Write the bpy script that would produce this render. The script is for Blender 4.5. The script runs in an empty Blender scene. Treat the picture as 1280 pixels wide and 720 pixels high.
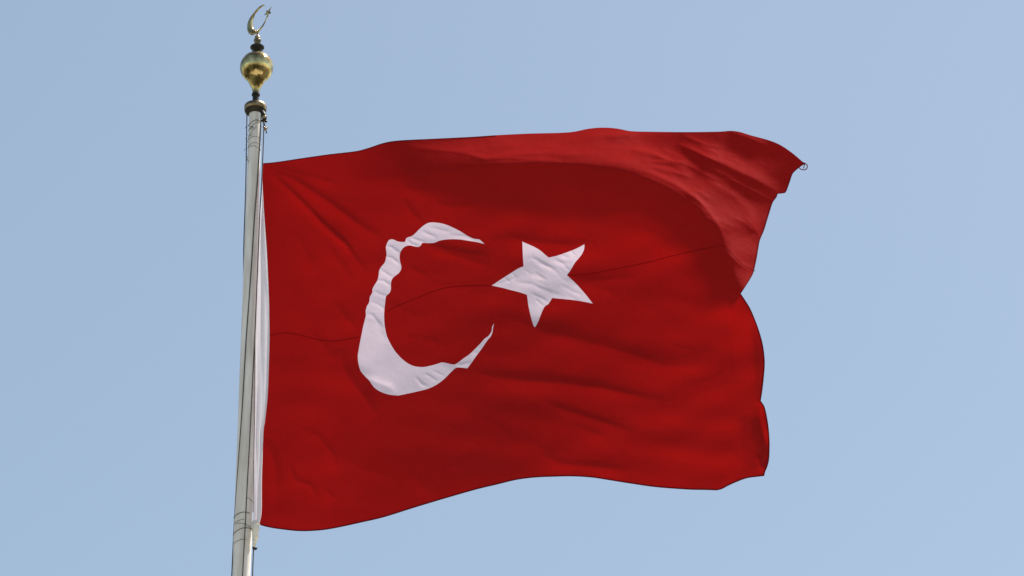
import bpy, bmesh, math, random
import numpy as np
from mathutils import Vector, geometry
random.seed(7); rng = np.random.default_rng(7)
S = bpy.context.scene; COL = S.collection

# ------------------------------------------------------------------ camera
FPX = 6350.0                      # focal length in photo pixels (1280 wide)
PITCH = math.radians(30)
CAM = np.array([0.0, 0.0, 1.6])
cd = bpy.data.cameras.new('camera'); cam = bpy.data.objects.new('camera', cd); COL.objects.link(cam)
cd.sensor_width = 36; cd.lens = FPX/1280*36; cd.clip_start = 0.5; cd.clip_end = 9000
cam.location = CAM; cam.rotation_euler = (math.pi/2 + PITCH, 0, 0); S.camera = cam

# ------------------------------------------------------------------ sky, sun, exposure
SUN_EL, SUN_AZ = math.radians(61), math.radians(62)    # azimuth measured from +Y (behind the flag) towards +X
w = bpy.data.worlds.new('World'); S.world = w; w.use_nodes = True
nt = w.node_tree; bg = nt.nodes['Background']
sky = nt.nodes.new('ShaderNodeTexSky'); sky.sky_type = 'NISHITA'; sky.sun_disc = False
sky.sun_elevation = SUN_EL; sky.sun_rotation = SUN_AZ
sky.air_density = 1.0; sky.dust_density = 1.2; sky.ozone_density = 2.4; sky.altitude = 50
tn = nt.nodes.new('ShaderNodeMix'); tn.data_type = 'RGBA'; tn.blend_type = 'MULTIPLY'; tn.inputs[0].default_value = 1
tn.inputs[7].default_value = (1.19, 1.065, .86, 1)      # hazier, less violet than the clean-air model
nt.links.new(sky.outputs[0], tn.inputs[6]); nt.links.new(tn.outputs[2], bg.inputs[0]); bg.inputs[1].default_value = 0.114
sd = bpy.data.lights.new('sun', 'SUN'); sd.energy = 4.8; sd.angle = math.radians(5); sd.color = (1, .95, .88)
sun = bpy.data.objects.new('sun', sd); COL.objects.link(sun)
sv = Vector((math.sin(SUN_AZ)*math.cos(SUN_EL), math.cos(SUN_AZ)*math.cos(SUN_EL), math.sin(SUN_EL)))
sun.rotation_euler = (-sv).to_track_quat('-Z', 'Y').to_euler()
S.view_settings.view_transform = 'Standard'; S.view_settings.look = 'None'
S.view_settings.gamma = 1; S.view_settings.exposure = 0.66
S.render.engine = 'CYCLES'

# ------------------------------------------------------------------ measuring: photo pixels + distance -> metres
POLE_Y = 48.0
def P(x, y, d=0.0):
    """world points standing d metres in front (towards the viewer) of the pole's vertical plane"""
    x = np.asarray(x, float); y = np.asarray(y, float); d = np.asarray(d, float)
    rx = (x-640)/FPX; ru = (360-y)/FPX
    fy = math.cos(PITCH) - ru*math.sin(PITCH); fz = math.sin(PITCH) + ru*math.cos(PITCH)
    t = (POLE_Y - d)/fy
    return np.stack([CAM[0]+rx*t, CAM[1]+fy*t, CAM[2]+fz*t], -1)
def PV(x, y, d=0.0): return Vector(P(x, y, d).tolist())

# ------------------------------------------------------------------ materials
def mat(name, rgb, rough=.6, metal=0., spec=.5):
    m = bpy.data.materials.new(name); m.use_nodes = True; b = m.node_tree.nodes['Principled BSDF']
    b.inputs['Base Color'].default_value = (*rgb, 1); b.inputs['Roughness'].default_value = rough
    b.inputs['Metallic'].default_value = metal; b.inputs['Specular IOR Level'].default_value = spec
    return m
def noise_var(m, c1, c2, scale, detail=6, stretch=(1,1,1), lo=.35, hi=.65, bump=0., bscale=None, bdist=.01):
    n = m.node_tree; b = n.nodes['Principled BSDF']
    tc = n.nodes.new('ShaderNodeTexCoord'); mp = n.nodes.new('ShaderNodeMapping'); mp.inputs['Scale'].default_value = stretch
    no = n.nodes.new('ShaderNodeTexNoise'); no.inputs['Scale'].default_value = scale; no.inputs['Detail'].default_value = detail
    cr = n.nodes.new('ShaderNodeValToRGB'); e = cr.color_ramp.elements
    e[0].position = lo; e[0].color = (*c1, 1); e[1].position = hi; e[1].color = (*c2, 1)
    n.links.new(tc.outputs['Object'], mp.inputs[0]); n.links.new(mp.outputs[0], no.inputs[0]); n.links.new(no.outputs[0], cr.inputs[0])
    n.links.new(cr.outputs[0], b.inputs['Base Color'])
    if bump:
        bn = n.nodes.new('ShaderNodeTexNoise'); bn.inputs['Scale'].default_value = bscale or scale; bn.inputs['Detail'].default_value = 4
        n.links.new(mp.outputs[0], bn.inputs[0])
        bu = n.nodes.new('ShaderNodeBump'); bu.inputs['Strength'].default_value = bump; bu.inputs['Distance'].default_value = bdist
        n.links.new(bn.outputs[0], bu.inputs['Height']); n.links.new(bu.outputs[0], b.inputs['Normal'])
    return m
def cloth(name, refl, trans, tmix, gloss=.06, rough=.45, gtint=(1, 1, 1)):
    m = bpy.data.materials.new(name); m.use_nodes = True; n = m.node_tree
    for x in list(n.nodes):
        if x.type != 'OUTPUT_MATERIAL': n.nodes.remove(x)
    out = n.nodes['Material Output']
    tc = n.nodes.new('ShaderNodeTexCoord'); no = n.nodes.new('ShaderNodeTexNoise'); no.inputs['Scale'].default_value = 1.6; no.inputs['Detail'].default_value = 5
    n.links.new(tc.outputs['Object'], no.inputs[0])
    mr = n.nodes.new('ShaderNodeMapRange'); mr.inputs[3].default_value = .9; mr.inputs[4].default_value = 1.1
    n.links.new(no.outputs[0], mr.inputs[0])
    def tint(c):
        v = n.nodes.new('ShaderNodeVectorMath'); v.operation = 'SCALE'; v.inputs[0].default_value = c
        n.links.new(mr.outputs[0], v.inputs['Scale']); return v.outputs[0]
    fb = n.nodes.new('ShaderNodeTexNoise'); fb.inputs['Scale'].default_value = 9; fb.inputs['Detail'].default_value = 7
    n.links.new(tc.outputs['Object'], fb.inputs[0])
    bu = n.nodes.new('ShaderNodeBump'); bu.inputs['Strength'].default_value = .42; bu.inputs['Distance'].default_value = .012
    n.links.new(fb.outputs[0], bu.inputs['Height'])
    df = n.nodes.new('ShaderNodeBsdfDiffuse'); tr = n.nodes.new('ShaderNodeBsdfTranslucent'); gl = n.nodes.new('ShaderNodeBsdfAnisotropic')
    n.links.new(tint(refl), df.inputs[0]); n.links.new(tint(trans), tr.inputs[0])
    gl.inputs['Color'].default_value = (*gtint, 1); gl.inputs['Roughness'].default_value = rough
    for s in (df, tr, gl): n.links.new(bu.outputs[0], s.inputs['Normal'])
    m1 = n.nodes.new('ShaderNodeMixShader'); m1.inputs[0].default_value = tmix
    n.links.new(df.outputs[0], m1.inputs[1]); n.links.new(tr.outputs[0], m1.inputs[2])
    m2 = n.nodes.new('ShaderNodeMixShader'); m2.inputs[0].default_value = gloss
    n.links.new(m1.outputs[0], m2.inputs[1]); n.links.new(gl.outputs[0], m2.inputs[2]); n.links.new(m2.outputs[0], out.inputs[0])
    return m
M_red = cloth('red_nylon', (.385, .012, .011), (.29, .0022, .0022), .38, gloss=.0025, rough=.6)
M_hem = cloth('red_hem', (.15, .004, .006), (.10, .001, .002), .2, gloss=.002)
M_seam = cloth('red_seam', (.26, .006, .008), (.12, .001, .002), .2, gloss=.002)
M_white = cloth('white_nylon', (.73, .66, .76), (.78, .60, .71), .40, gloss=.03)
M_band = cloth('white_canvas', (.84, .80, .86), (.8, .74, .8), .38, gloss=.02)
M_pole = noise_var(mat('pole_paint', (.5, .49, .45), .38), (.70, .63, .56), (.93, .88, .83), 3.0, stretch=(5, 5, .5), bump=.05)
M_brass = noise_var(mat('brass', (.6, .45, .2), .13, 1.), (.16, .11, .04), (.78, .62, .28), 10, bump=.7, bscale=8, bdist=.014)
M_dark = mat('weathered_metal', (.03, .028, .022), .5, .6)
M_capm = noise_var(mat('tarnished_brass', (.3, .2, .1), .35, .9), (.10, .075, .04), (.45, .33, .18), 14)
M_rope = mat('dark_rope', (.085, .075, .07), .8)
M_wire = mat('dark_wire', (.13, .12, .10), .6)
M_cord = mat('ivory_cord', (.92, .85, .72), .8)
M_gnd = noise_var(mat('paving', (.2, .16, .12), .85), (.36, .32, .26), (.50, .45, .37), .06, detail=10)
def ground_zones(m):
    n = m.node_tree; b = n.nodes['Principled BSDF']; src = b.inputs['Base Color'].links[0].from_socket
    tc = n.nodes.new('ShaderNodeTexCoord'); sub = n.nodes.new('ShaderNodeVectorMath'); sub.operation = 'SUBTRACT'; sub.inputs[1].default_value = (-3, 44, 0)
    n.links.new(tc.outputs['Object'], sub.inputs[0])
    no = n.nodes.new('ShaderNodeTexNoise'); no.inputs['Scale'].default_value = .045; no.inputs['Detail'].default_value = 6
    n.links.new(tc.outputs['Object'], no.inputs[0])
    ln = n.nodes.new('ShaderNodeVectorMath'); ln.operation = 'LENGTH'; n.links.new(sub.outputs[0], ln.inputs[0])
    ad = n.nodes.new('ShaderNodeMath'); ad.operation = 'MULTIPLY_ADD'; ad.inputs[1].default_value = 70; n.links.new(no.outputs[0], ad.inputs[0]); n.links.new(ln.outputs['Value'], ad.inputs[2])
    cr = n.nodes.new('ShaderNodeValToRGB'); cr.color_ramp.interpolation = 'LINEAR'
    mr = n.nodes.new('ShaderNodeMapRange'); mr.inputs[1].default_value = 0; mr.inputs[2].default_value = 400; n.links.new(ad.outputs[0], mr.inputs[0])
    e = cr.color_ramp.elements; e[0].position = .15; e[0].color = (0, 0, 0, 1); e[1].position = .165; e[1].color = (1, 1, 1, 1)
    x = e.new(.55); x.color = (1, 1, 1, 1); x = e.new(.6); x.color = (.5, .5, .5, 1)
    n.links.new(mr.outputs[0], cr.inputs[0])
    mx = n.nodes.new('ShaderNodeMix'); mx.data_type = 'RGBA'; n.links.new(cr.outputs[0], mx.inputs[0]); n.links.new(src, mx.inputs[6]); mx.inputs[7].default_value = (.06, .062, .04, 1)
    n.links.new(mx.outputs[2], b.inputs['Base Color'])
ground_zones(M_gnd)

# ------------------------------------------------------------------ helpers
def link(name, me, m, parent=None, smooth=True):
    o = bpy.data.objects.new(name, me); COL.objects.link(o)
    if m: me.materials.append(m)
    if smooth: me.polygons.foreach_set('use_smooth', [True]*len(me.polygons))
    if parent: o.parent = parent
    return o
def mesh(name, vs, fs, m, parent=None, smooth=True):
    me = bpy.data.meshes.new(name); me.from_pydata([tuple(map(float, v)) for v in vs], [], fs); me.update()
    return link(name, me, m, parent, smooth)
def thing(name, label, cat, group=None):
    o = bpy.data.objects.new(name, None); COL.objects.link(o); o['label'] = label; o['category'] = cat
    if group: o['group'] = group
    return o
def catmull(pts, step, closed=False):
    pts = [np.array(p, float) for p in pts]
    if len(pts) == 2:
        n = max(1, int(np.linalg.norm(pts[1]-pts[0])/step)); return [pts[0]+(pts[1]-pts[0])*i/n for i in range(n+1)]
    ext = [2*pts[0]-pts[1]] + pts + [2*pts[-1]-pts[-2]]
    out = []
    for i in range(1, len(ext)-2):
        a, b, c, d = ext[i-1:i+3]
        n = max(1, int(round(np.linalg.norm(c-b)/step)))
        for k in range(n):
            t = k/n
            out.append(.5*((2*b)+(c-a)*t+(2*a-5*b+4*c-d)*t*t+(3*b-a-3*c+d)*t**3))
    out.append(pts[-1]); return out
def loop(segs, step):
    out = []
    for s in segs: out += catmull(s, step)[:-1]
    return np.array(out)
def inside(poly, q):
    x, y = q[:, 0], q[:, 1]; r = np.zeros(len(q), bool); n = len(poly); j = n-1
    for i in range(n):
        xi, yi = poly[i]; xj, yj = poly[j]
        c = (yi > y) != (yj > y)
        with np.errstate(divide='ignore', invalid='ignore'): xx = (xj-xi)*(y-yi)/(yj-yi)+xi
        r ^= c & (x < xx); j = i
    return r
def pdist(q, pts):
    """distance to a polyline, parameter 0..1 along it, side (+ = left of its direction on the photo, i.e. upper side when it runs to the right)"""
    pts = np.array(pts, float); L = np.r_[0, np.cumsum(np.linalg.norm(np.diff(pts, axis=0), axis=1))]
    best = np.full(len(q), 1e9); par = np.zeros(len(q)); side = np.ones(len(q))
    for i in range(len(pts)-1):
        a, b = pts[i], pts[i+1]; ab = b-a; l2 = ab@ab
        t = np.clip(((q-a)@ab)/l2, 0, 1); c = a+t[:, None]*ab; dd = np.linalg.norm(q-c, axis=1)
        cr = -(ab[0]*(q[:, 1]-a[1]) - ab[1]*(q[:, 0]-a[0]))
        k = dd < best-1e-9; best[k] = dd[k]; par[k] = ((L[i]+t*math.sqrt(l2))/L[-1])[k]; side[k] = np.sign(cr[k])
    return best, par, side
def ss(a, b, x): t = np.clip((x-a)/(b-a), 0, 1); return t*t*(3-2*t)
def tube(pts, r, m, name, parent, n=8):
    """rope or wire through world points"""
    pts = [Vector(p) for p in pts]; vs = []; fs = []
    for i, p in enumerate(pts):
        t = (pts[min(i+1, len(pts)-1)]-pts[max(i-1, 0)]).normalized()
        a = t.cross(Vector((0, 1, 0.3))).normalized(); b = t.cross(a)
        rr = r[i] if isinstance(r, (list, tuple)) else r
        for k in range(n): vs.append(p+a*math.cos(2*math.pi*k/n)*rr+b*math.sin(2*math.pi*k/n)*rr)
    for i in range(len(pts)-1):
        for k in range(n): fs.append((i*n+k, i*n+(k+1) % n, (i+1)*n+(k+1) % n, (i+1)*n+k))
    fs.append(tuple(range(n))[::-1]); fs.append(tuple((len(pts)-1)*n+k for k in range(n)))
    return mesh(name, vs, fs, m, parent)
def lathe(prof, cx, cy, m, name, parent, n=64):
    """prof: list of (radius, z) in metres"""
    vs = []; fs = []
    for r, z in prof:
        for k in range(n): a = 2*math.pi*k/n; vs.append((cx+r*math.cos(a), cy+r*math.sin(a), z))
    for i in range(len(prof)-1):
        for k in range(n): fs.append((i*n+k, i*n+(k+1) % n, (i+1)*n+(k+1) % n, (i+1)*n+k))
    fs.append(tuple(range(n))); fs.append(tuple((len(prof)-1)*n+k for k in range(n))[::-1])
    o = mesh(name, vs, fs, m, parent)
    bm = bmesh.new(); bm.from_mesh(o.data); bmesh.ops.recalc_face_normals(bm, faces=bm.faces)
    for e in bm.edges:
        if len(e.link_faces) == 2 and e.calc_face_angle(0) > math.radians(40): e.smooth = False
    bm.to_mesh(o.data); bm.free(); return o

# ------------------------------------------------------------------ ground
me = bpy.data.meshes.new('ground'); R = 4000
me.from_pydata([(-R, -R, 0), (R, -R, 0), (R, R, 0), (-R, R, 0)], [], [(0, 1, 2, 3)])
g = link('ground', me, M_gnd, smooth=False); g['kind'] = 'structure'

# ------------------------------------------------------------------ flagpole
PX = float(P(312.0, 380, 0)[0])
MPP = POLE_Y/math.cos(PITCH)/FPX                      # metres per photo pixel at the pole
def axz(y): return float(P(315, y, 0)[2])             # height seen at photo row y, on the pole's axis
pole = thing('flagpole', 'tall tapered off-white metal flagpole topped by a brass ball and crescent', 'flagpole')
pole.location = (0, 0, 0)
z0, z1 = axz(720), axz(141)
r0, r1 = 12.2*MPP, 7.7*MPP
slope = (r0-r1)/(z1-z0)
def prad(z): return r1+(z1-z)*slope*(.85 if z > z0 else .6)
zs = np.linspace(0, z1, 60)
shaft = lathe([(prad(z), z) for z in zs], PX, POLE_Y, M_pole, 'shaft', pole, 48)
# wire ties wound round the shaft
def ring(y, rad=.0035, tilt=0., a0=0, a1=360, bulge=.004, parent=shaft):
    z = axz(y)
    pts = []
    for k in range(49):
        a = math.radians(a0+(a1-a0)*k/48); r = prad(z)+bulge
        pts.append((PX+r*math.cos(a), POLE_Y+r*math.sin(a), z+tilt*math.cos(a)+.004*math.sin(3*a)))
    return tube(pts, rad, M_wire, 'wire_tie', parent, 6)
for y, t, a0, a1 in [(156, .03, 180, 360), (160, .06, 185, 330), (166, .08, 180, 290), (176, .01, 170, 370), (184, .012, 190, 350), (188, -.01, 180, 360),
                     (627, -.02, 290, 370), (647, .015, 180, 320), (656, .02, 190, 280), (661, -.02, 230, 360), (667, .03, 175, 345), (681, .02, 190, 300)]:
    ring(y-1, .002 if y not in (156, 647, 667) else .0034, t, a0, a1)
for (x, y, dx, dy) in [(309, 155, -3, 6), (310, 157, 5, 5), (311, 162, 6, -6), (309, 168, -2, 6), (311, 170, 5, -4), (310, 176, -3, 5), (308, 184, -3, 5), (307, 193, 2, 8), (309, 199, 1, 5), (313, 158, 5, 2)]:
    z = axz(y)
    tube([PV(x, y, prad(z)*.6), PV(x+dx*.5+.8, y+dy*.3, prad(z)+.02), PV(x+dx, y+dy, prad(z)*.7)], .0026, M_wire, 'wire_end', shaft, 5)

# cap under the finial
zc = axz(138.5)
cr_ = 14.3*MPP
cap = lathe([(cr_*.55, zc-.010), (cr_*.93, zc), (cr_, zc+.012), (cr_, zc+.058), (cr_*.93, zc+.070), (cr_*.35, zc+.085), (cr_*.30, zc+.09)], PX, POLE_Y, M_capm, 'cap', pole)
under = lathe([(cr_*.5, zc-.05), (cr_*.9, zc-.022), (cr_*.965, zc-.004)], PX, POLE_Y, M_dark, 'cap_rim', cap)
# pulley block on the right of the cap
fin = bpy.data.objects.new('finial', None); COL.objects.link(fin); fin.parent = pole
zb = axz(84.3); rb = 21.5*MPP
def zz(y): return axz(y)
u = MPP
stem = lathe([(4.3*u, zc+.07), (4.0*u, zz(120)), (5.2*u, zz(119.5)), (5.4*u, zz(118.3)), (5.0*u, zz(117.2)), (4.2*u, zz(116.8))], PX, POLE_Y, M_dark, 'stem', fin)
prof = [(4.2*u, zz(117)), (4.6*u, zz(113.5)), (5.8*u, zz(110)), (8.2*u, zz(106.3))]
a_start = -math.acos(min(1, 12.2*u/rb))
# ball
for k in range(33):
    a = a_start+(math.pi*.47-a_start)*k/32
    prof.append((rb*math.cos(a), zb+rb*math.sin(a)))
ball = lathe(prof, PX, POLE_Y, M_brass, 'ball', fin, 96)
dz = zz(61)
dish = lathe([(3.5*u, dz-.06), (4.2*u, dz-.03), (8.2*u, dz), (9.1*u, dz+.012), (9.0*u, dz+.024), (6*u, dz+.04), (3.6*u, dz+.055)], PX, POLE_Y, M_dark, 'dish', fin)
kd = zz(55)
knob = lathe([(3.2*u, kd-.02), (3.8*u, kd+.012), (4.9*u, zz(51)), (4.6*u, zz(49.6)), (3.2*u, zz(48.6)), (3.1*u, zz(47.8)), (3.8*u, zz(47)), (3.6*u, zz(46)), (1.8*u, zz(44.6)), (1.3*u, zz(43.5)), (1.2*u, zz(41))], PX, POLE_Y, M_capm, 'knob', fin)
# crescent of the finial: its plane is turned edge-on-ish to the viewer
outer = [(333,9),(330,5.8),(327,6.6),(323.3,9),(317.5,15.5),(313.3,21),(310,28),(309.2,34),(310,39),(312,42),(315,43.7),(318.3,43),(323.3,40),(327.5,35),(331.7,28),(333.5,22.5),(334.6,18)]
inner = [(333,9),(330.3,7.2),(327.5,8.8),(325,10.6),(320.7,15.6),(318.2,19.5),(316.4,25),(315.8,29.5),(316.3,34),(317.4,36.4),(319,38.2),(321,38.2),(324,36),(327.5,32),(330.8,26.5),(332.9,21.5),(334.2,17.6)]
N = 56
def resamp(p, n):
    p = np.array(catmull(p, .5)); L = np.r_[0, np.cumsum(np.linalg.norm(np.diff(p, axis=0), axis=1))]
    t = np.linspace(0, L[-1], n); return np.stack([np.interp(t, L, p[:, 0]), np.interp(t, L, p[:, 1])], 1)
# keep pairs matched by index instead of length
def pairs(o, i, sub=4):
    o = np.array(o, float); i = np.array(i, float); k = np.arange(len(o)); t = np.linspace(0, len(o)-1, (len(o)-1)*sub+1)
    def sm(a): 
        out = []
        ext = np.vstack([2*a[0]-a[1], a, 2*a[-1]-a[-2]])
        for q in t:
            b = min(int(q), len(a)-2); f = q-b; A, B, C_, D = ext[b:b+4]
            out.append(.5*((2*B)+(C_-A)*f+(2*A-5*B+4*C_-D)*f*f+(3*B-A-3*C_+D)*f**3))
        return np.array(out)
    return sm(o), sm(i)
oo, ii = pairs(outer, inner)
def fd(x): return (x-321)*u*.9                      # depth of the finial's turned plane
vs = []; fs = []; n = 12
for a, b in zip(oo, ii):
    c = (a+b)/2; h = (b-a)/2*1.15; hw = np.linalg.norm(h)
    th = max(.35, hw*1.15)*u
    for k in range(n):
        an = 2*math.pi*k/n; q = c+h*math.cos(an); vs.append(P(q[0], q[1], fd(c[0])+th*math.sin(an)))
m_ = len(oo)
for i in range(m_-1):
    for k in range(n): fs.append((i*n+k, (i+1)*n+k, (i+1)*n+(k+1) % n, i*n+(k+1) % n))
fs.append(tuple(range(n))); fs.append(tuple((m_-1)*n+k for k in range(n))[::-1])
mesh('crescent', vs, fs, M_brass, fin)
# star of the finial
sp = [(339.9,7.3),(337.3,14.0),(339.2,16.4),(336.2,17.6),(334.3,23.5),(333.6,18.0),(329.8,19.3),(332.8,15.3),(332.6,12.9),(335.3,13.2)]
vs = [P(335, 16, fd(335)+1.6*u), P(335, 16, fd(335)-1.6*u)] + [P(a, b, fd(a)) for a, b in sp]; fs = []
for k in range(10): fs += [(0, 2+k, 2+(k+1) % 10), (1, 2+(k+1) % 10, 2+k)]
mesh('star', vs, fs, M_brass, fin, False)

# pulley
pul = bpy.data.objects.new('pulley', None); COL.objects.link(pul); pul.parent = pole
def blob(x, y, d, r, m, name, parent, sx=1, sz=1):
    bm = bmesh.new(); bmesh.ops.create_icosphere(bm, subdivisions=2, radius=r*u)
    c = PV(x, y, d)
    for v in bm.verts:
        v.co = Vector((v.co.x*sx*(1+.15*math.sin(9*v.co.z/u)), v.co.y, v.co.z*sz))+c
    me = bpy.data.meshes.new(name); bm.to_mesh(me); bm.free(); return link(name, me, m, parent)
tube([PV(327.5, 139, .10), PV(329.3, 143, .10), PV(330.5, 147, .10), PV(330.8, 152, .10)], [.022, .03, .028, .018], M_dark, 'bracket', pul)
blob(330.5, 146.5, .11, 3.1, M_capm, 'sheave', pul, .9, .8)
tube([PV(326.5, 150.5, .10), PV(330, 151.6, .10), PV(334, 151.8, .10)], .013, M_dark, 'pin', pul)
tube([PV(329.6, 151, .10), PV(330.2, 156, .10), PV(331, 160, .10)], [.014, .010, .013], M_dark, 'shackle', pul)
blob(331.5, 161, .10, 2.6, M_capm, 'swivel', pul, .9, 1)
tube([PV(329, 158.5, .10), PV(331.5, 160, .11), PV(334.6, 159.3, .10)], .009, M_dark, 'pin', pul)
tube([PV(331.5, 162, .10), PV(333.4, 164.6, .10), PV(332.8, 166.5, .10)], .007, M_dark, 'hook', pul)

# ------------------------------------------------------------------ flag shape
TOP = [(328,204),(345,202.5),(375,198),(410,193),(444,189),(460,185),(480,178.5),(500,175.5),(540,173.5),(590,171),(620,169),(660,167),(700,166),(718,164.5),(735,161),(752,159.5),(770,160.5),(788,163.8),(805,164.5),(840,165),(870,165),(900,164.5),(913,163.5),(925,165),(938,169),(960,175),(975,181),(990,191),(1003,202),(1006,205)]
FLY1 = [(1006,205),(1001,208),(996,212),(991,217),(987,228),(983,239),(980,241.5),(972,242.5),(971,246),(966,253),(963,262),(959,275),(955,288),(950,300),(948,310),(946,322),(942,340),(937,350),(930,361),(926,367)]
FLY2 = [(926,367),(932,376),(938,386),(944,400),(950,417),(954,433),(956,452),(955,470),(953,488),(951,501)]
FLY3 = [(951,501),(955.5,508),(958.5,520),(960.8,535),(962,553),(961.5,573),(959.3,583),(956.4,590),(955.3,595)]
BOT1 = [(955.3,595),(946.7,596),(933,598),(919.5,603),(909.7,607.5),(902,611.5),(896,613)]
BOT2 = [(896,613),(880,612.5),(860,612),(820,609),(785,604),(760,600),(740,597),(715,595.5),(690,596),(668,597),(645,600),(620,606),(595,612),(560,622),(520,634),(480,646.5),(450,653.5),(420,660),(400,663),(375,664),(350,661.5),(335,659),(324,656)]
HOIST = [(324,656),(327,640),(327.3,600),(328.3,570),(328.9,540),(331,525),(334,495),(335.5,460),(336.5,420),(336,380),(334.5,340),(333,310),(330.5,270),(329,245),(328,225),(328,204)]
OUT = loop([TOP, FLY1, FLY2, FLY3, BOT1, BOT2, HOIST], 3)
CRO = [(605.6,305),(599.4,299.5),(593.5,298.6),(585.8,295.5),(576,289.5),(566.3,284.5),(556.6,280.5),(548.8,278.7),(541,278),(535.2,278.7),(529.4,282),(523.6,287),(517.7,293),(513.8,295.5),(509,297),(507,299.5),(506.7,302),(502.2,302.5),(496.4,301.5),(491,299.2),(486.6,299.8),(484.3,303),(482.4,309),(483.2,317),(482.8,321),(481,328),(477,333),(474,338),(473.4,343.5),(472,350),(469,355),(465.7,361),(465.3,366),(462.4,371),(461.4,378),(458.5,383),(457,390),(457.5,393),(456.3,399),(454,408),(452,418),(450,428),(448.2,438),(447.2,446),(448.2,455),(451,464),(456,470),(461.8,476),(466.6,483),(472.5,488),(480.3,491.5),(488,493.5),(497.7,494.5)]
CRO2 = [(497.7,494.5),(507.5,492.5),(521,489.5),(534.7,486),(546.3,480.5),(556,473),(562.9,466),(569.7,460),(575.5,459.5),(584.2,460.5)]
CRO3 = [(584.2,460.5),(589,454),(595,445.5),(602.7,435),(609.5,425),(612.4,422),(615.3,416.5),(616.3,410),(617.5,404.5)]
CRI = [(617.5,404.5),(615.3,408),(614.4,414),(610.5,420),(605.6,423.5),(600.8,429),(595,435),(587.2,442.5),(579.4,448),(573.5,452.5),(568.7,455.5),(563.8,455.2),(558,453.8),(552.2,453),(546.3,455),(536.6,457.5),(528.8,458.8),(519,458),(511.3,455),(503.6,449.5),(495.8,441.5),(490,433),(484,421),(481.2,409),(480.2,398),(480.4,388),(481.8,375),(482.8,370),(486.6,366.5),(488.6,362),(488.6,355),(489.6,350),(492.5,346),(498.3,341.5),(501.2,337),(501.6,333),(499.9,326),(499.5,320),(500.6,315),(504,310),(508,307.5),(512.9,306.8),(517.7,308),(523.6,308.5),(526.5,306),(528.4,303.5),(535.2,304),(543,303.5),(548.8,301),(556.6,299.5),(566.3,299),(576,299.5),(585.8,301),(595.5,302.5),(605.6,305)]
CRES = loop([CRO, CRO2, CRO3, CRI], 2)
STAR = loop([[(652.9,302),(659.7,305),(667.5,308.5),(675.2,313),(681,318),(685.9,322)],[(685.9,322),(696.6,319.5),(708.3,315.5),(719.9,311),(730.6,305.3)],
 [(730.6,305.3),(730,312),(725.8,320),(719,328),(713,338),(708.7,344)],[(708.7,344),(720,354.5),(731.6,367.5),(741,379.5)],[(741,379.5),(731.6,377.5),(716,375),(700.5,373.5),(690.2,372.5)],
 [(690.2,372.5),(685.5,380),(681,383),(677,391),(672.3,403),(668.8,409)],[(668.8,409),(667,407.5),(663.6,396),(660.7,383),(658.7,368.5)],
 [(658.7,368.5),(650,365.5),(638.3,362.5),(626.6,359.5),(614.6,357)],[(614.6,357),(626.6,349),(638.3,341.5),(648,335.5),(654.4,333)],[(654.4,333),(653.5,318),(652.9,302)]], 2)

RIDGE = catmull([(440,238),(500,224),(560,214),(600,210.5),(650,208.5),(700,208.5),(745,211),(790,219.5),(825,233),(855,251),(880,274),(897,297),(906,318),(912,340),(919,356),(929,370),(945,390)], 8)
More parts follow.
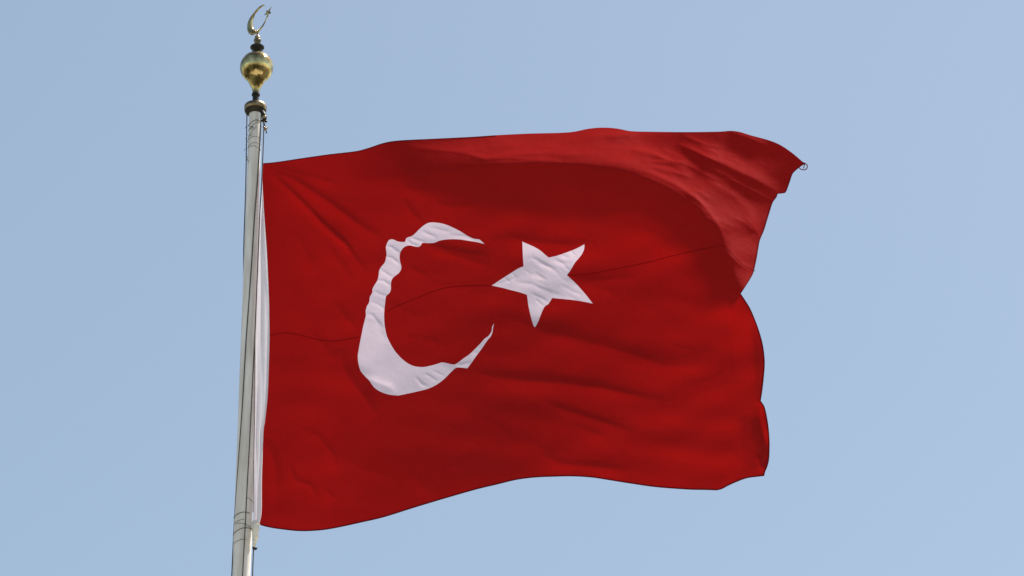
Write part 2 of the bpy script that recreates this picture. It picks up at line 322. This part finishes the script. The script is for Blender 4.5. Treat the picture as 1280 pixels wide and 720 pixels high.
# creases: points, half-width in px, slope (positive = stands out towards the viewer)
STROKES = [
 ([(328,212),(345,222),(370,245),(400,275),(430,302),(458,342)], 3.5, .22),
 ([(330,209),(370,226),(410,252),(445,278),(480,300)], 5, .16),
 ([(388,262),(405,284),(440,312)], 2.5, .14),
 ([(340,207),(390,222),(430,232)], 4, .08),
 ([(504,248),(515,266),(530,281)], 4, .14),
 ([(543,254),(565,258),(590,256),(612,248)], 4, .16),
 ([(500,232),(530,240),(548,243)], 5, .10),
 ([(532,214),(552,216),(575,211)], 4, .25),
 ([(527,304),(555,311),(590,318),(612,321)], 5, .22),
 ([(535,312),(575,321),(612,333)], 4, .16),
 ([(508,332),(535,346)], 4, .10),
 ([(608,301),(640,298),(680,304),(715,306),(745,302)], 5, .14),
 ([(712,350),(750,350),(800,346)], 5, .12),
 ([(735,363),(790,362)], 4, .07),
 ([(618,392),(665,408),(705,420),(760,434),(830,457),(890,459)], 9, .16),
 ([(583,463),(620,471),(700,477),(750,484),(800,496),(845,503)], 6, .26),
 ([(675,501),(715,515),(755,528),(795,541)], 5, .20),
 ([(715,530),(745,542),(760,548)], 4, .10),
 ([(676,567),(700,580),(740,583),(790,590)], 6, .18),
 ([(362,578),(369,600),(388,606),(396,622)], 3, .12),
 ([(375,535),(398,545),(418,570),(424,592)], 4, .08),
 ([(334,548),(345,590),(340,630)], 6, .14),
 ([(405,610),(420,625)], 3, .08),
 ([(424,436),(432,465),(450,490),(470,520)], 12, .16),
 ([(440,500),(425,560),(430,610)], 14, .07),
 ([(385,410),(420,450)], 6, .05),
 ([(405,300),(440,350)], 4, .06),
 ([(415,375),(445,412)], 4, .08),
 ([(872,478),(888,474),(903,466)], 3, .10),
 ([(500,420),(540,425),(560,437)], 4, .07),
 ([(560,585),(590,570),(592,562)], 4, .08),
 ([(835,430),(870,440),(900,440)], 10, .06),
 # the sunlit top and the outer corner
 ([(505,183),(545,187),(580,191),(608,199),(640,193),(690,190),(740,194)], 5, .20),
 ([(570,208),(620,204),(680,202),(740,205),(790,213)], 5, .12),
 ([(700,178),(745,172),(800,168),(850,171)], 6, .22),
 ([(725,170),(750,168),(790,166)], 4, .25),
 ([(790,190),(830,198),(860,208)], 5, .2),
 ([(790,206),(830,212),(870,224)], 3, .2),
 ([(845,180),(875,192),(910,208),(945,224),(978,243)], 9, .42),
 ([(850,168),(880,180),(905,186)], 5, .2),
 ([(912,165),(935,172),(960,183)], 5, .2),
 ([(800,200),(840,205),(865,216)], 4, .14),
 ([(848,210),(880,206),(900,212)], 4, .10),
 ([(835,235),(862,240),(895,238)], 3, .12),
 ([(868,243),(886,260)], 2.2, .14), ([(864,248),(884,268)], 2.2, .12), ([(860,240),(890,250)], 2.0, .1),
 ([(910,240),(935,262),(945,290)], 7, .14),
 ([(905,312),(922,328),(940,340)], 4, .22),
 ([(930,270),(948,290),(950,310)], 4, .12),
 ([(780,213),(820,227),(850,243),(878,268)], 2.5, .3),
 ([(756,171),(778,170),(798,167.5)], 3, .3),
 ([(788,187),(816,191),(838,202)], 3, .3), ([(812,201),(838,203),(866,203)], 2.5, .3), ([(826,207),(847,216),(868,220)], 2.5, .3),
 ([(847,180),(867,188),(884,197),(905,205)], 3, .3),
 ([(786,209),(816,217),(836,226),(856,237),(875,252),(892,272),(903,292),(908,305)], 3, .5),
 ([(585,207),(630,205),(700,204.5),(750,207)], 2.5, .2), ([(600,199),(640,197),(690,203)], 2.5, .2),
 ([(852,240),(868,246),(884,262)], 2, .3), ([(858,236),(874,240),(890,250)], 2, .25), ([(862,250),(876,262),(886,276)], 1.8, .25),
 ([(870,183),(895,190),(925,196)], 3, .12), ([(880,225),(905,236),(925,250)], 3, .12), ([(905,222),(930,232),(955,246)], 2.5, .14),
 # outer lower corner
 ([(951,503),(950,525),(955,545),(960,565)], 4, -.6),
 ([(944,577),(950,572),(955,590)], 3, .4),
 ([(896,612),(912,595),(925,560),(928,520)], 9, .16),
 ([(930,385),(940,420),(944,470),(942,500)], 7, .16),
 ([(905,370),(915,420),(920,480)], 14, -.10),
]
EMB = [  # puckers of the white cloth
 ([(482,307),(490,309),(502,318)], 2.2, .3), ([(480,320),(490,322),(501,331)], 2.2, .3), ([(475,336),(488,345),(494,346)], 2.2, .25), ([(471,350),(480,351),(490,358)], 2.2, .3),
 ([(466,362),(474,367),(487,371)], 2.2, .25), ([(462,376),(472,380),(484,388)], 2.2, .2), ([(457,392),(466,394),(480,412)], 3, .25), ([(456,400),(470,405),(484,428)], 4, .14),
 ([(508,299),(515,305),(525,308)], 2, .3), ([(512,296),(525,301),(535,303)], 2.2, .3), ([(525,288),(535,292),(548,298)], 2.4, .2), ([(535,283),(550,287),(566,290)], 2.5, .16), ([(560,294),(580,295),(602,303)], 3, .2),
 ([(519,470),(526,478),(536,484)], 2.4, .25), ([(530,466),(540,472),(548,477)], 2.2, .25), ([(540,463),(550,467),(556,470)], 2, .2), ([(524,474),(530,484)], 2, .2),
 ([(570,456),(580,455),(590,452)], 2.5, .3), ([(590,441),(598,440)], 2, .2),
 ([(456,470),(470,478),(485,483),(497,493)], 5, -.3),
 ([(653,326),(665,322),(680,330),(705,346)], 2.4, .22), ([(662,318),(685,332),(700,340)], 2, .16), ([(690,320),(705,330),(712,338)], 2, .18), ([(700,317),(712,323)], 2, .2), ([(712,312),(720,320)], 2, .2), ([(686,323),(700,328),(716,329)], 2.4, .16),
 ([(620,356),(640,349),(650,345)], 2.2, .2), ([(630,346),(638,353)], 2, .2), ([(640,341),(646,348)], 2, .2), ([(640,352),(665,355),(690,366),(706,370)], 3.5, .18), ([(662,366),(676,372),(686,378)], 2, .3), ([(668,372),(680,383)], 1.8, .25), ([(700,356),(715,362)], 3, .1),
]
for _ in range(34):   # many faint drag lines in the direction of pull
    x, y = rng.uniform(350, 900), rng.uniform(240, 600); a = math.radians(rng.uniform(0, 30)) if x > 520 else math.radians(rng.uniform(20, 65)); l = rng.uniform(30, 90)
    STROKES.append(([(x, y), (x+l*math.cos(a)*.5, y+l*math.sin(a)*.5+rng.uniform(-4, 4)), (x+l*math.cos(a), y+l*math.sin(a))], rng.uniform(4, 9), rng.uniform(.02, .055)))
for _ in range(22):
    x, y = rng.uniform(560, 900), rng.uniform(172, 204); a = math.radians(rng.uniform(-4, 8) + (22 if x > 780 else 0)); l = rng.uniform(30, 80)
    STROKES.append(([(x, y), (x+l*math.cos(a), y+l*math.sin(a))], rng.uniform(1.8, 3.6), rng.uniform(.08, .2)))
for _ in range(16):
    x, y = rng.uniform(800, 930), rng.uniform(190, 290); a = math.radians(rng.uniform(8, 45)); l = rng.uniform(25, 60)
    STROKES.append(([(x, y), (x+l*math.cos(a)*.5, y+l*math.sin(a)*.5-3), (x+l*math.cos(a), y+l*math.sin(a))], rng.uniform(1.8, 3.2), rng.uniform(.06, .15)))
EMB = [(p_, w_*.62, s_*1.25) if w_ < 3.6 else (p_, w_, s_*.6) for p_, w_, s_ in EMB]
for _ in range(22):   # fine crumples across the star and the lower crescent
    x, y = rng.uniform(635, 715), rng.uniform(318, 368); a = math.radians(rng.uniform(15, 42)); l = rng.uniform(12, 34)
    EMB.append(([(x, y), (x+l*math.cos(a), y+l*math.sin(a))], rng.uniform(1.1, 1.9), rng.uniform(.08, .2)))
WAVES = [(rng.uniform(.006, .03), rng.uniform(0, 6.28), math.radians(rng.uniform(50, 110)), 1.0) for _ in range(14)]
def H(q):
    """depth of the cloth in metres in front of the pole's plane"""
    q = np.atleast_2d(np.asarray(q, float)); x, y = q[:, 0], q[:, 1]
    t = (x-328)/600
    D = .62*t + .10*np.sin(2*math.pi*t*1.1-.4)*ss(328, 420, x) + .05*np.sin((y-330)/70+x/170)*ss(340, 460, x)
    # the ridge where the top of the flag tips over backwards
    s, p, sd_ = pdist(q, RIDGE); s = s*sd_
    k = ss(410, 720, x)
    up = np.clip(s, 0, None); dn = np.clip(-s, 0, None)
    soft = 20-10*ss(740, 870, x)
    dn = np.sqrt(dn*dn+soft*soft)-soft
    su = np.sqrt(up*up+soft*soft)-soft
    right = ss(800, 900, x)
    K = 1.02*(1-right)+1.25*right; L = 46*(1-right)+105*right
    D += -k*K*(1-np.exp(-su/L)) - k*.20*(1-np.exp(-dn/45.))
    # fly edge curls back
    D -= .14*ss(905, 990, x)*ss(360, 420, y)*((x-905)/60).clip(0, 1)**1.3
    for pts, wd, sl in STROKES + EMB:
        lit = wd < 6 and (pts[1][1] < 215 or (pts[1][0] > 850 and pts[1][1] < 350))
        sl = sl*2.3 if lit else sl*(2.0 if pts[0][0] < 440 and wd < 7 else 1.35)*(1.0 if wd < 3.6 and 290 < pts[0][1] < 500 and 440 < pts[0][0] < 725 else 1.15)
        pts = np.array(pts, float); lo = pts.min(0)-5*wd; hi = pts.max(0)+5*wd
        m = (x > lo[0]) & (x < hi[0]) & (y > lo[1]) & (y < hi[1])
        if not m.any(): continue
        dd, pp, sd2 = pdist(q[m], pts)
        end = np.clip(np.minimum(pp, 1-pp)*3.5, 0, 1)**.8
        # a sharp crest, with a longer lee
        wv = np.where(sd2 > 0, wd*1.0, wd*1.9)
        D[m] += sl*wd*MPP*1.3*end*np.where(lit, np.exp(-dd/wv*1.1), .5*np.exp(-(dd/wv)**2)+.5*np.exp(-np.sqrt(dd*dd+.5)/wv*1.2))
    for f, ph, an, A in WAVES:
        D += .0016/f*.05*A*(.35+.65*ss(500, 700, x))*np.sin(f*6.28*(x*math.cos(an)+y*math.sin(an))+ph)*.6
    D *= ss(322, 352, x)*.9+.1
    return D

def cdt_points():
    st = 1.9; pts = []
    ys = np.arange(155, 668, st*.866)
    for j, y in enumerate(ys):
        xs = np.arange(318, 1012, st)+(st/2 if j % 2 else 0)
        pts.append(np.stack([xs, np.full_like(xs, y)], 1))
    p = np.vstack(pts); p += rng.uniform(-.25, .25, p.shape)
    gx, gy = np.meshgrid(np.arange(446, 742, 1.15), np.arange(276, 496, 1.15)); e = np.stack([gx.ravel(), gy.ravel()], 1); e += rng.uniform(-.15, .15, e.shape)
    em = lambda q: inside(CRES, q) | inside(STAR, q)
    p = np.vstack([p[~em(p)], e[em(e)]])
    p = p[inside(OUT, p)]
    for c in (OUT, CRES, STAR):
        cc = np.vstack([c, c[:1]]); keep = np.ones(len(p), bool)
        for i in range(0, len(cc)-1, 1):
            a, b = cc[i], cc[i+1]; lo = np.minimum(a, b)-1.2; hi = np.maximum(a, b)+1.2
            m = np.where((p[:, 0] > lo[0]) & (p[:, 0] < hi[0]) & (p[:, 1] > lo[1]) & (p[:, 1] < hi[1]))[0]
            if len(m):
                ab = b-a; t = np.clip(((p[m]-a)@ab)/max(ab@ab, 1e-9), 0, 1); d = np.linalg.norm(p[m]-a-t[:, None]*ab, axis=1); keep[m[d < .9]] = False
        p = p[keep]
    return p
verts = []; edges = []
for c in (OUT, CRES, STAR):
    b = len(verts); verts += [tuple(v) for v in c]; edges += [(b+i, b+(i+1) % len(c)) for i in range(len(c))]
verts += [tuple(v) for v in cdt_points()]
r = geometry.delaunay_2d_cdt([Vector(v) for v in verts], edges, [], 0, 1e-5)
V2 = np.array([tuple(v) for v in r[0]]); F = [tuple(f) for f in r[2]]
cen = np.array([V2[list(f)].mean(0) for f in F])
inO, inC, inS = inside(OUT, cen), inside(CRES, cen), inside(STAR, cen)
D = H(V2); W3 = P(V2[:, 0], V2[:, 1], D)
flag = thing('flag', 'large red flag with white crescent and star flying from the flagpole', 'flag')
def submesh(name, mask, m):
    fs = [F[i] for i in np.where(mask)[0]]; used = sorted({k for f in fs for k in f}); mp = {k: i for i, k in enumerate(used)}
    fs2 = []
    for f in fs:
        g_ = tuple(mp[k] for k in f); a, b, c = (V2[k] for k in f[:3])
        if (b[0]-a[0])*(c[1]-a[1])-(b[1]-a[1])*(c[0]-a[0]) > 0: g_ = g_[::-1]
        fs2.append(g_)
    o = mesh(name, W3[used], fs2, m, flag)
    return o
submesh('cloth', inO & ~inC & ~inS, M_red)
submesh('crescent', inO & inC, M_white)
submesh('star', inO & inS, M_white)
def strip(line, wpx, m, name, off=.006, inset=0., parent=flag):
    """a narrow doubled strip of cloth sewn along a line"""
    line = np.array(line, float); t = np.gradient(line, axis=0); t /= np.linalg.norm(t, axis=1)[:, None]+1e-9
    nrm = np.stack([-t[:, 1], t[:, 0]], 1)
    a = line+nrm*inset; b = line+nrm*(inset+wpx)
    Da, Db = H(a)+off, H(b)+off
    va, vb = P(a[:, 0], a[:, 1], Da), P(b[:, 0], b[:, 1], Db)
    vs = list(va)+list(vb); n = len(line)
    return mesh(name, vs, [(i, i+1, n+i+1, n+i) for i in range(n-1)], m, parent)
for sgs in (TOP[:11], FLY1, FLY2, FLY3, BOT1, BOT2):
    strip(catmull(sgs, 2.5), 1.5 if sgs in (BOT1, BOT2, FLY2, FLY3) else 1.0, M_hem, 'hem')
for sm in ([(337,419),(358,416),(380,420),(400,425),(420,426),(450,421)], [(483,390),(495,383),(510,377),(525,371),(545,363),(565,358.5),(590,357),(614,357)], [(708.7,344),(730,343),(760,338),(800,330),(840,320),(870,313),(905,306)], [(905,306),(920,322),(930,331),(944,339)]):
    strip(catmull(sm, 2), .7, M_seam, 'seam', .004, -.35)
# rope loop at the flying corner
lp = [(1003,203),(1006.5,204.3),(1009,207),(1008.5,210.5),(1005.5,212.3),(1001,211.5),(998.5,209)]
hd = float(H([(1003, 204)])[0])
tube([PV(a, b, hd+.004*i) for i, (a, b) in enumerate(catmull(lp, 1))], .0055, M_hem, 'corner_loop', flag, 6)
tube([PV(a, b, hd) for a, b in catmull([(1006,205),(1005,208),(1004.5,210.5)], 1)], .005, M_hem, 'corner_loop', flag, 6)

# white hoist sleeve
BL = catmull([(328,212),(327.5,240),(325,270),(323,300),(321.5,350),(320,400),(318.5,450),(317.8,500),(317,560),(316.6,610),(316,656)], 5)
BRt = np.array(catmull(HOIST[::-1], 3))
vs = []; fs = []; nu = 10
BL = np.array(BL); yy = np.linspace(212, 656, 120)
for y in yy:
    xl = np.interp(y, BL[:, 1], BL[:, 0]); xr = np.interp(y, BRt[:, 1], BRt[:, 0])+.5
    hr = float(H([(xr, y)])[0])
    for k in range(nu+1):
        f = k/nu; x = xl+(xr-xl)*f
        wv = .020*math.sin(f*math.pi)+.010*math.sin(f*9+y*.012)+.006*math.sin(f*17-y*.03)
        vs.append(P(x, y, hr*f+wv*min(1, (xr-xl)/6)-.004*(1-0)))
for i in range(len(yy)-1):
    for k in range(nu): a = i*(nu+1)+k; fs.append((a, a+nu+1, a+nu+2, a+1))
mesh('hoist_sleeve', vs, fs, M_band, flag)

# ------------------------------------------------------------------ halyard
hal = thing('halyard', 'dark thin rope halyard running down the pole with a knotted ivory cord end', 'rope')
def rope(pts, onpole=True, d0=.0, name='rope', rr=.0062):
    out = []
    for (x, y) in catmull(pts, 6):
        z = axz(y); R_ = prad(z)
        cx = 640+(PX/ (POLE_Y/(math.cos(PITCH)-((360-y)/FPX)*math.sin(PITCH))))*FPX
        off = (x-cx)*MPP
        d = math.sqrt(max(R_*R_-off*off, 0))+rr if onpole else d0
        out.append(PV(x, y, d))
    # relax so the rope lies taut
    for _ in range(6):
        out = [out[0]]+[(out[i-1]+out[i]*2+out[i+1])/4 for i in range(1, len(out)-1)]+[out[-1]]
    return tube(out, rr, M_rope, name, hal, 6)
rope([(308.7,141),(307.8,200),(306.7,250),(304.6,310),(304.6,370),(303.2,440),(301.8,500),(299.5,580)], False, -.03, rr=.006)
rope([(326.6,143),(325.2,175),(323.7,200),(320.9,240),(318.2,270),(314.8,325),(310.9,380),(307.4,428),(303.3,500),(299.2,560),(295,620),(292,670),(289.6,722)], True)
rope([(330,152),(329.2,180),(327.7,215),(326.5,240),(325,262),(323,310),(321,360),(319.2,405),(317,450),(314.5,500),(311.6,560),(308.3,620),(306.4,660),(303,722)], False, .12)
rope([(318.3,420),(318.7,460),(318.6,500),(317.5,560),(316.7,600),(316.2,640)], False, .05, rr=.004)
rope([(317,686),(316.4,700),(315.6,722)], False, .05, rr=.0065)
# bunched cord at the flag's lower hoist corner
pts = []
for i in range(90):
    t = i/89; y = 654+28*t
    x = 319.6+3.0*math.sin(t*31)*(1-.55*t)+1.2*math.sin(t*13)+(1.2-3*t)*.5
    pts.append(PV(x, y, .06+.02*math.cos(t*31)))
tube(pts, .014, M_cord, 'knotted_cord', hal, 8)
tube([PV(318.5, 652, .05), PV(319.5, 662, .06), PV(319, 672, .06), PV(318, 683, .06)], [.028, .04, .028, .012], M_cord, 'cord_core', hal, 10)
tube([PV(315.8, 684, .06), PV(317.5, 685.8, .06), PV(320, 685.8, .06), PV(321.6, 684.2, .06)], [.008, .018, .015, .006], M_dark, 'snap_hook', hal, 8)
